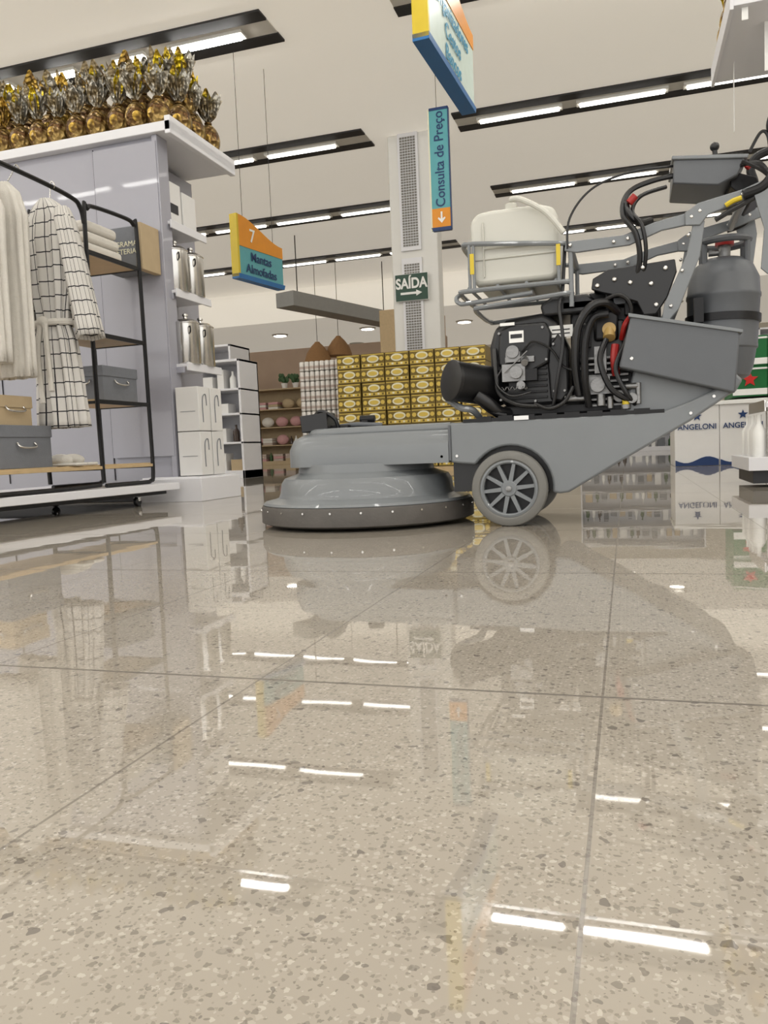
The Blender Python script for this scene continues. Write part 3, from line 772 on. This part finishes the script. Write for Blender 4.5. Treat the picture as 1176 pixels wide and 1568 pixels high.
p.box(-.10,-.06,2.765,2.80,.51,.60,'alu'); p.cyl((-.08,2.76,.40),(-.08,2.76,.44),.014,m='alu'); p.cyl((-.05,2.76,.39),(-.05,2.76,.43),.01,m='alu')
p.cyl((-.02,2.77,.43),(-.02,2.79,.43),.02,m='alu'); p.cyl((-.16,2.78,.585),(-.16,2.82,.585),.012,m='alu'); p.cyl((-.20,2.77,.43),(-.12,2.77,.43),.012,m='alu')
sp=[(-.41+.0035*k,2.735+.006*math.sin(k*1.2),.475+.006*math.cos(k*1.2)) for k in range(26)]
p.tube(sp,.0018,'alu',5,True,2)
p.cyl((-.40,2.735,.53),(-.32,2.735,.60),.0022,m='alu',seg=8)
for x,z in ((-.42,.67),(-.27,.68),(-.26,.57),(-.235,.46),(-.20,.46),(-.235,.62),(-.14,.56),(-.02,.56),(-.14,.68),(-.42,.44),(-.30,.43)): p.cyl((x,2.768,z),(x,2.79,z),.005,m='alu',seg=8)
p.cyl((.00,2.75,.46),(.04,2.75,.46),.010,m='alu',seg=12); p.cyl((.04,2.75,.40),(.04,2.75,.47),.009,m='alu',seg=12); p.cyl((.02,2.74,.42),(.02,2.78,.42),.018,m='alu',seg=12); p.cyl((.00,2.75,.385),(.00,2.75,.40),.016,m='alu',seg=12)
p.box(-.17,-.14,2.765,2.80,.50,.535,'alu'); p.box(-.135,-.11,2.76,2.79,.60,.66,'blackm')
p.done('carburettor_and_fins',B,.003)
p=Part()
p.cyl((-.05,2.765,.655),(-.05,2.80,.655),.022,m='goldcap'); p.cyl((-.05,2.765,.625),(-.05,2.79,.665),.02,m='goldcap')
p.box(-.385,-.335,2.770,2.7745,.635,.675,'pwhite'); p.box(-.38,-.34,2.769,2.772,.65,.664,'black')
p.box(-.25,-.17,2.796,2.799,.645,.685,'pwhite'); p.box(-.24,-.18,2.795,2.798,.655,.659,'black'); p.box(-.24,-.18,2.795,2.798,.668,.672,'black')
p.box(-.415,-.365,2.768,2.772,.695,.705,'pwhite')
p.done('labels_and_oil_cap',B)
p=Part(); ax=Vector((.72,.66,-.12)).normalized(); c=Vector((-.585,2.72,.515))
p.lathe([(.001,0),(.064,0),(.070,.006),(.070,.20),(.064,.215),(.03,.22),(.001,.22)],c,'blackm',40,ax)
p.lathe([(.066,-.004),(.073,-.002),(.073,.010),(.070,.012)],c,'black',40,ax)
p.done('air_intake_canister',B)
p=Part(); p.tube([(-.50,2.74,.46),(-.46,2.75,.43),(-.43,2.77,.40),(-.40,2.80,.39)],.022,'black',12)
p.tube([(-.61,2.76,.455),(-.56,2.75,.42),(-.52,2.76,.41),(-.5,2.8,.38)],.012,'gray',8); p.tube([(-.5,2.77,.44),(-.45,2.755,.40),(-.40,2.76,.385)],.01,'blackm',8)
p.done('intake_pipes',B)
p=Part()
p.tube([(-.15,2.76,.44),(-.16,2.74,.55),(-.15,2.73,.66),(-.11,2.73,.725),(-.06,2.75,.74),(-.02,2.79,.71)],.014,'black',10)
p.tube([(-.12,2.76,.40),(-.13,2.73,.5),(-.125,2.73,.62),(-.10,2.74,.69),(-.05,2.74,.70)],.012,'blackm',10)
p.tube([(-.24,2.76,.40),(-.22,2.74,.5),(-.20,2.74,.62),(-.21,2.75,.74),(-.20,2.78,.80),(-.19,2.79,.95)],.006,'black',8)
p.tube([(-.3,2.75,.42),(-.25,2.735,.40),(-.2,2.74,.42),(-.17,2.75,.47)],.007,'black',8)
p.tube([(-.06,2.76,.62),(-.08,2.73,.55),(-.05,2.73,.46),(0,2.74,.42),(.03,2.77,.42)],.01,'black',8)
p.tube([(-.44,2.79,.62),(-.43,2.75,.52),(-.42,2.75,.46),(-.36,2.74,.42),(-.28,2.75,.41)],.008,'black',8)
p.tube([(.03,2.76,.40),(.0,2.73,.44),(-.03,2.73,.52),(.0,2.74,.60),(.02,2.77,.66)],.008,'black',8)
p.tube([(0.02,2.80,.78),(.05,2.76,.86),(.04,2.74,.95),(.0,2.76,1.02),(.02,2.80,1.10),(.10,2.84,1.14),(.2,2.88,1.16)],.009,'black',8)
p.tube([(.05,2.80,.78),(.07,2.75,.88),(.06,2.74,.97),(.03,2.77,1.03),(.06,2.82,1.09),(.14,2.86,1.12)],.007,'black',8)
p.tube([(-.18,2.76,.93),(-.17,2.76,1.03),(-.10,2.78,1.12),(.02,2.82,1.17),(.17,2.88,1.19)],.004,'black',8)
p.tube([(.01,2.78,1.06),(.02,2.76,1.02),(.05,2.77,.99),(.09,2.80,1.0)],.011,'black',8)
p.tube([(-.34,2.76,.60),(-.30,2.74,.63),(-.24,2.75,.60),(-.2,2.76,.54),(-.14,2.76,.52)],.004,'black',6)
p.tube([(-.40,2.76,.56),(-.43,2.74,.50),(-.38,2.73,.45),(-.31,2.74,.46)],.004,'black',6)
p.tube([(-.10,2.76,.73),(-.02,2.74,.76),(.02,2.75,.72),(.01,2.77,.64)],.007,'black',8)
p.done('hoses_and_cables',B)
p=Part()
p.tube([(-.03,2.76,.50),(-.035,2.745,.55),(-.03,2.75,.60)],.013,'red',8); p.tube([(-.01,2.78,.62),(.0,2.75,.66),(.02,2.76,.69)],.009,'red',8); p.cyl((.02,2.76,1.055),(.04,2.76,1.075),.012,m='red')
p.cyl((.0,2.75,.40),(.0,2.75,.43),.012,m='yellow'); p.box(.375,.40,2.78,2.8,1.04,1.06,'red')
p.done('red_fittings',B)

p=Part()
p.poly([(-.105,.79),(-.10,.825),(-.05,.85),(.16,.862),(.165,.82),(.135,.74),(.10,.69),(.06,.69),(.04,.735),(-.02,.76),(-.07,.775)],2.765,2.78,'black')
for x,z in ((-.085,.80),(-.03,.815),(.02,.80),(.06,.845),(.085,.79),(.13,.835),(.10,.72)): p.cyl((x,2.757,z),(x,2.766,z),.008,m='steel',seg=12)
p.box(-.10,.15,2.78,3.1,.80,.82,'blackm'); p.box(-.06,-.03,2.8,2.83,.72,.80,'blackm'); p.box(.0,.03,2.8,2.83,.70,.8,'blackm')
p.done('mounting_plate',B,.004)

# battery box
p=Part(); p.poly([(.02,.685),(.345,.608),(.33,.415),(-.02,.52)],2.70,2.92,'gray2'); p.done('battery_box',B,.006)
p=Part(); p.poly([(.012,.691),(.352,.61),(.352,.60),(.012,.679)],2.692,2.93,'gray'); 
p.cyl((.02,2.697,.545),(.02,2.70,.545),.006,m='steel',seg=10); p.done('battery_box_lid',B,.002)
p=Part(); p.poly([(-.01,.37),(.03,.53),(.20,.53),(.32,.50),(.36,.46),(.34,.425),(.20,.36)],2.76,3.14,'gray'); p.done('tail_cradle',B,.008)

p=Part()
for y in (2.765,3.13):
    t=.012
    p.poly([(-.19,.925),(-.185,.955),(.0,.955),(.10,.985),(.22,1.005),(.235,.985),(.22,.965),(.12,.955),(.02,.92),(-.15,.915)],y-t/2,y+t/2,'gray')
    p.poly([(.19,.96),(.19,1.0),(.23,1.025),(.36,1.05),(.46,1.085),(.475,1.05),(.36,1.015),(.26,.985),(.235,.955)],y-t/2-.01,y+t/2-.01,'gray')
    p.poly([(.215,.97),(.25,.97),(.235,.86),(.17,.70),(.135,.66),(.115,.665),(.125,.72),(.195,.87)],y-t/2-.004,y+t/2-.004,'gray')
    for x,z in ((-.17,.94),(-.03,.935),(.015,.94),(.21,.985),(.235,1.0),(.36,1.035),(.43,1.06),(.20,.93),(.18,.82),(.145,.71)): p.cyl((x,y-.018,z),(x,y-.002,z),.006,m='steel',seg=12)
p.cyl((.37,2.75,1.03),(.37,3.14,1.03),.014,m='gray'); p.cyl((-.17,2.76,.94),(-.17,3.14,.94),.01,m='gray')
p.done('lift_arms',B,.003)
p=Part(); p.tube([(.31,2.745,1.005),(.33,2.74,1.015),(.355,2.74,1.022)],.008,'yellow',8); p.tube([(.28,2.748,.965),(.33,2.745,.99),(.39,2.745,1.02),(.41,2.745,1.05)],.008,'black',8); p.done('hazard_tape',B)
p=Part()
for y in (2.74,3.16):
    p.tube([(.36,y,1.03),(.42,y,1.05),(.455,y,1.11),(.452,y,1.18),(.44,y,1.23),(.46,y,1.27),(.52,y,1.29)],.015,'blackm',10)
    p.poly([(.39,1.03),(.45,1.07),(.46,1.0),(.445,.88),(.43,.78),(.41,.80),(.42,.92)],y-.005,y+.005,'gray')
p.tube([(.52,2.74,1.29),(.54,2.80,1.29),(.54,3.1,1.29),(.52,3.16,1.29)],.016,'black',10)
for k in range(5): p.tube([(.36,2.76+k*.012,1.14),(.42,2.76+k*.012,1.10+.01*k),(.45,2.77,1.06),(.43,2.78,1.02)],.006,'black',6)
p.tube([(.38,2.75,1.16),(.41,2.74,1.21),(.43,2.74,1.2),(.44,2.75,1.14)],.005,'black',6)
p.done('handle',B,0)
p=Part(); p.poly([(.165,1.205),(.385,1.18),(.36,1.125),(.30,1.10),(.16,1.125)],2.85,3.08,'gray2'); p.done('control_box',B,.005)
p=Part(); p.poly([(.158,1.213),(.392,1.185),(.388,1.172),(.158,1.20)],2.842,3.088,'gray'); p.cyl((.30,2.9,1.18),(.295,2.9,1.23),.008,m='black'); p.sph((.295,2.9,1.24),.015,m='black'); p.cyl((.36,2.9,1.17),(.37,2.9,1.20),.012,m='black'); p.cyl((.22,2.9,1.19),(.22,2.9,1.215),.01,m='black')
p.poly([(.34,1.15),(.42,1.12),(.44,1.06),(.40,1.04),(.34,1.10)],2.88,3.05,'blackm')
p.cyl((.385,2.86,1.145),(.40,2.86,1.16),.01,m='red'); p.done('controls',B,.003)

# translucent tank: boxy jerrycan
p=Part(); p.poly([(-.512,.86),(-.515,1.065),(-.49,1.095),(-.44,1.10),(-.27,1.10),(-.225,1.085),(-.21,1.05),(-.215,.86),(-.235,.845),(-.49,.845)],2.79,3.11,'tank'); p.done('solution_tank',B,.016,4)
p=Part(); p.box(-.44,-.29,2.83,3.06,1.09,1.108,'tank'); p.cyl((-.37,2.92,1.09),(-.37,2.92,1.125),.04,m='tank'); p.cyl((-.375,2.84,1.09),(-.375,2.84,1.125),.02,m='tank')
p.tube([(-.37,2.79,1.125),(-.33,2.77,1.115),(-.25,2.755,1.06),(-.19,2.76,.985)],.010,'tank',10); p.box(-.505,-.22,2.784,2.79,.93,.938,'tank'); p.box(-.47,-.26,2.782,2.79,.965,.972,'tank'); p.box(-.47,-.465,2.782,2.79,.87,1.06,'tank')
p.done('tank_neck',B,.006)
p=Part(); r=.0085
def loop(z0,z1,x0,x1):
    p.tube([(x1,2.78,z1),(x1-.03,2.765,z1),(x0+.03,2.765,z0),(x0,2.79,z0),(x0-.01,2.85,z0),(x0-.01,3.05,z0),(x0,3.11,z0),(x0+.03,3.13,z0),(x1,3.13,z1)],r,'gray',8,True,5)
loop(.985,.955,-.535,-.19); loop(.825,.825,-.55,-.18); loop(.765,.785,-.50,-.17)
for x,za in ((-.515,.985),(-.50,.985),(-.21,.955)): p.cyl((x,2.765,.82),(x,2.765,za),.006,m='gray',seg=8)
p.tube([(-.55,2.80,.825),(-.57,2.79,.81),(-.56,2.78,.79),(-.52,2.775,.785),(-.3,2.77,.80)],.008,'gray',8)
for k in range(4): p.cyl((-.52+.1*k,2.77,.835),(-.52+.1*k,3.12,.835),.006,m='gray',seg=8)
p.cyl((-.17,2.77,.95),(-.17,2.77,.74),.008,m='gray',seg=8); p.cyl((-.17,3.13,.95),(-.17,3.13,.74),.008,m='gray',seg=8)
p.box(-.512,-.498,2.757,2.76,.88,.95,'yellow'); p.box(-.217,-.203,2.757,2.76,.88,.95,'yellow')
p.box(-.20,.12,2.80,2.83,.74,.76,'gray2'); p.box(-.20,.12,3.07,3.10,.74,.76,'gray2')
p.done('tank_frame',B)

# propane cylinder
p=Part(); axp=Vector((.03,0,1)).normalized(); base=Vector((.315,2.95,.475))
p.lathe([(.07,0),(.09,.012),(.10,.04),(.108,.10),(.113,.105),(.113,.115),(.112,.12),(.116,.27),(.119,.275),(.119,.285),(.116,.29),(.112,.34),(.09,.385),(.06,.405),(.03,.41)],base,'gray2',48,axp)
p.done('propane_cylinder',B)
p=Part(); top=base+axp*.40
p.cyl(top,top+axp*.05,.02,m='alu'); p.cyl(top+axp*.05,top+axp*.07,.03,m='red'); p.cyl(top+axp*.03-Vector((.05,0,0)),top+axp*.03,.01,m='alu')
for a0 in (20,200):
    pts=[top+Vector((.08*math.cos(math.radians(a0+k*14)),.08*math.sin(math.radians(a0+k*14)),.06)) for k in range(11)]
    p.tube(pts,.012,'gray2',8)
    for q in (pts[1],pts[-2]): p.cyl(q-Vector((0,0,.09)),q,.01,m='gray2',seg=8)
p.box(.22,.25,2.82,2.85,.66,.74,'blackm')
p.done('valve_guard',B)
p=Part(); p.lathe([(.115,.19),(.121,.19),(.121,.215),(.115,.215)],base,'blackm',40,axp); p.done('cylinder_strap',B)

# ================================================================ WORLD & CAMERA
w=bpy.data.worlds.new('store_ambient'); scn.world=w; w.use_nodes=True
bg=w.node_tree.nodes['Background']; bg.inputs[0].default_value=(1,.985,.96,1); bg.inputs[1].default_value=1.4

P_=math.radians(4.6);R_=math.radians(2.4);psi=math.radians(17.4)
r0=Vector((math.cos(psi),math.sin(psi),0)); h=Vector((-math.sin(psi),math.cos(psi),0)); z=Vector((0,0,1))
fw=h*math.cos(P_)-z*math.sin(P_); up0=h*math.sin(P_)+z*math.cos(P_)
rt=r0*math.cos(R_)-up0*math.sin(R_); up=up0*math.cos(R_)+r0*math.sin(R_)
cam=bpy.data.cameras.new('camera'); co=bpy.data.objects.new('camera',cam); bpy.context.collection.objects.link(co)
mw=Matrix.Identity(4)
for i in range(3): mw[i][0]=rt[i]; mw[i][1]=up[i]; mw[i][2]=-fw[i]
mw[2][3]=.285
co.matrix_world=mw
cam.sensor_fit='VERTICAL'; cam.sensor_height=36; cam.sensor_width=27; cam.lens=1195/1568*36
cam.clip_start=.02
scn.camera=co
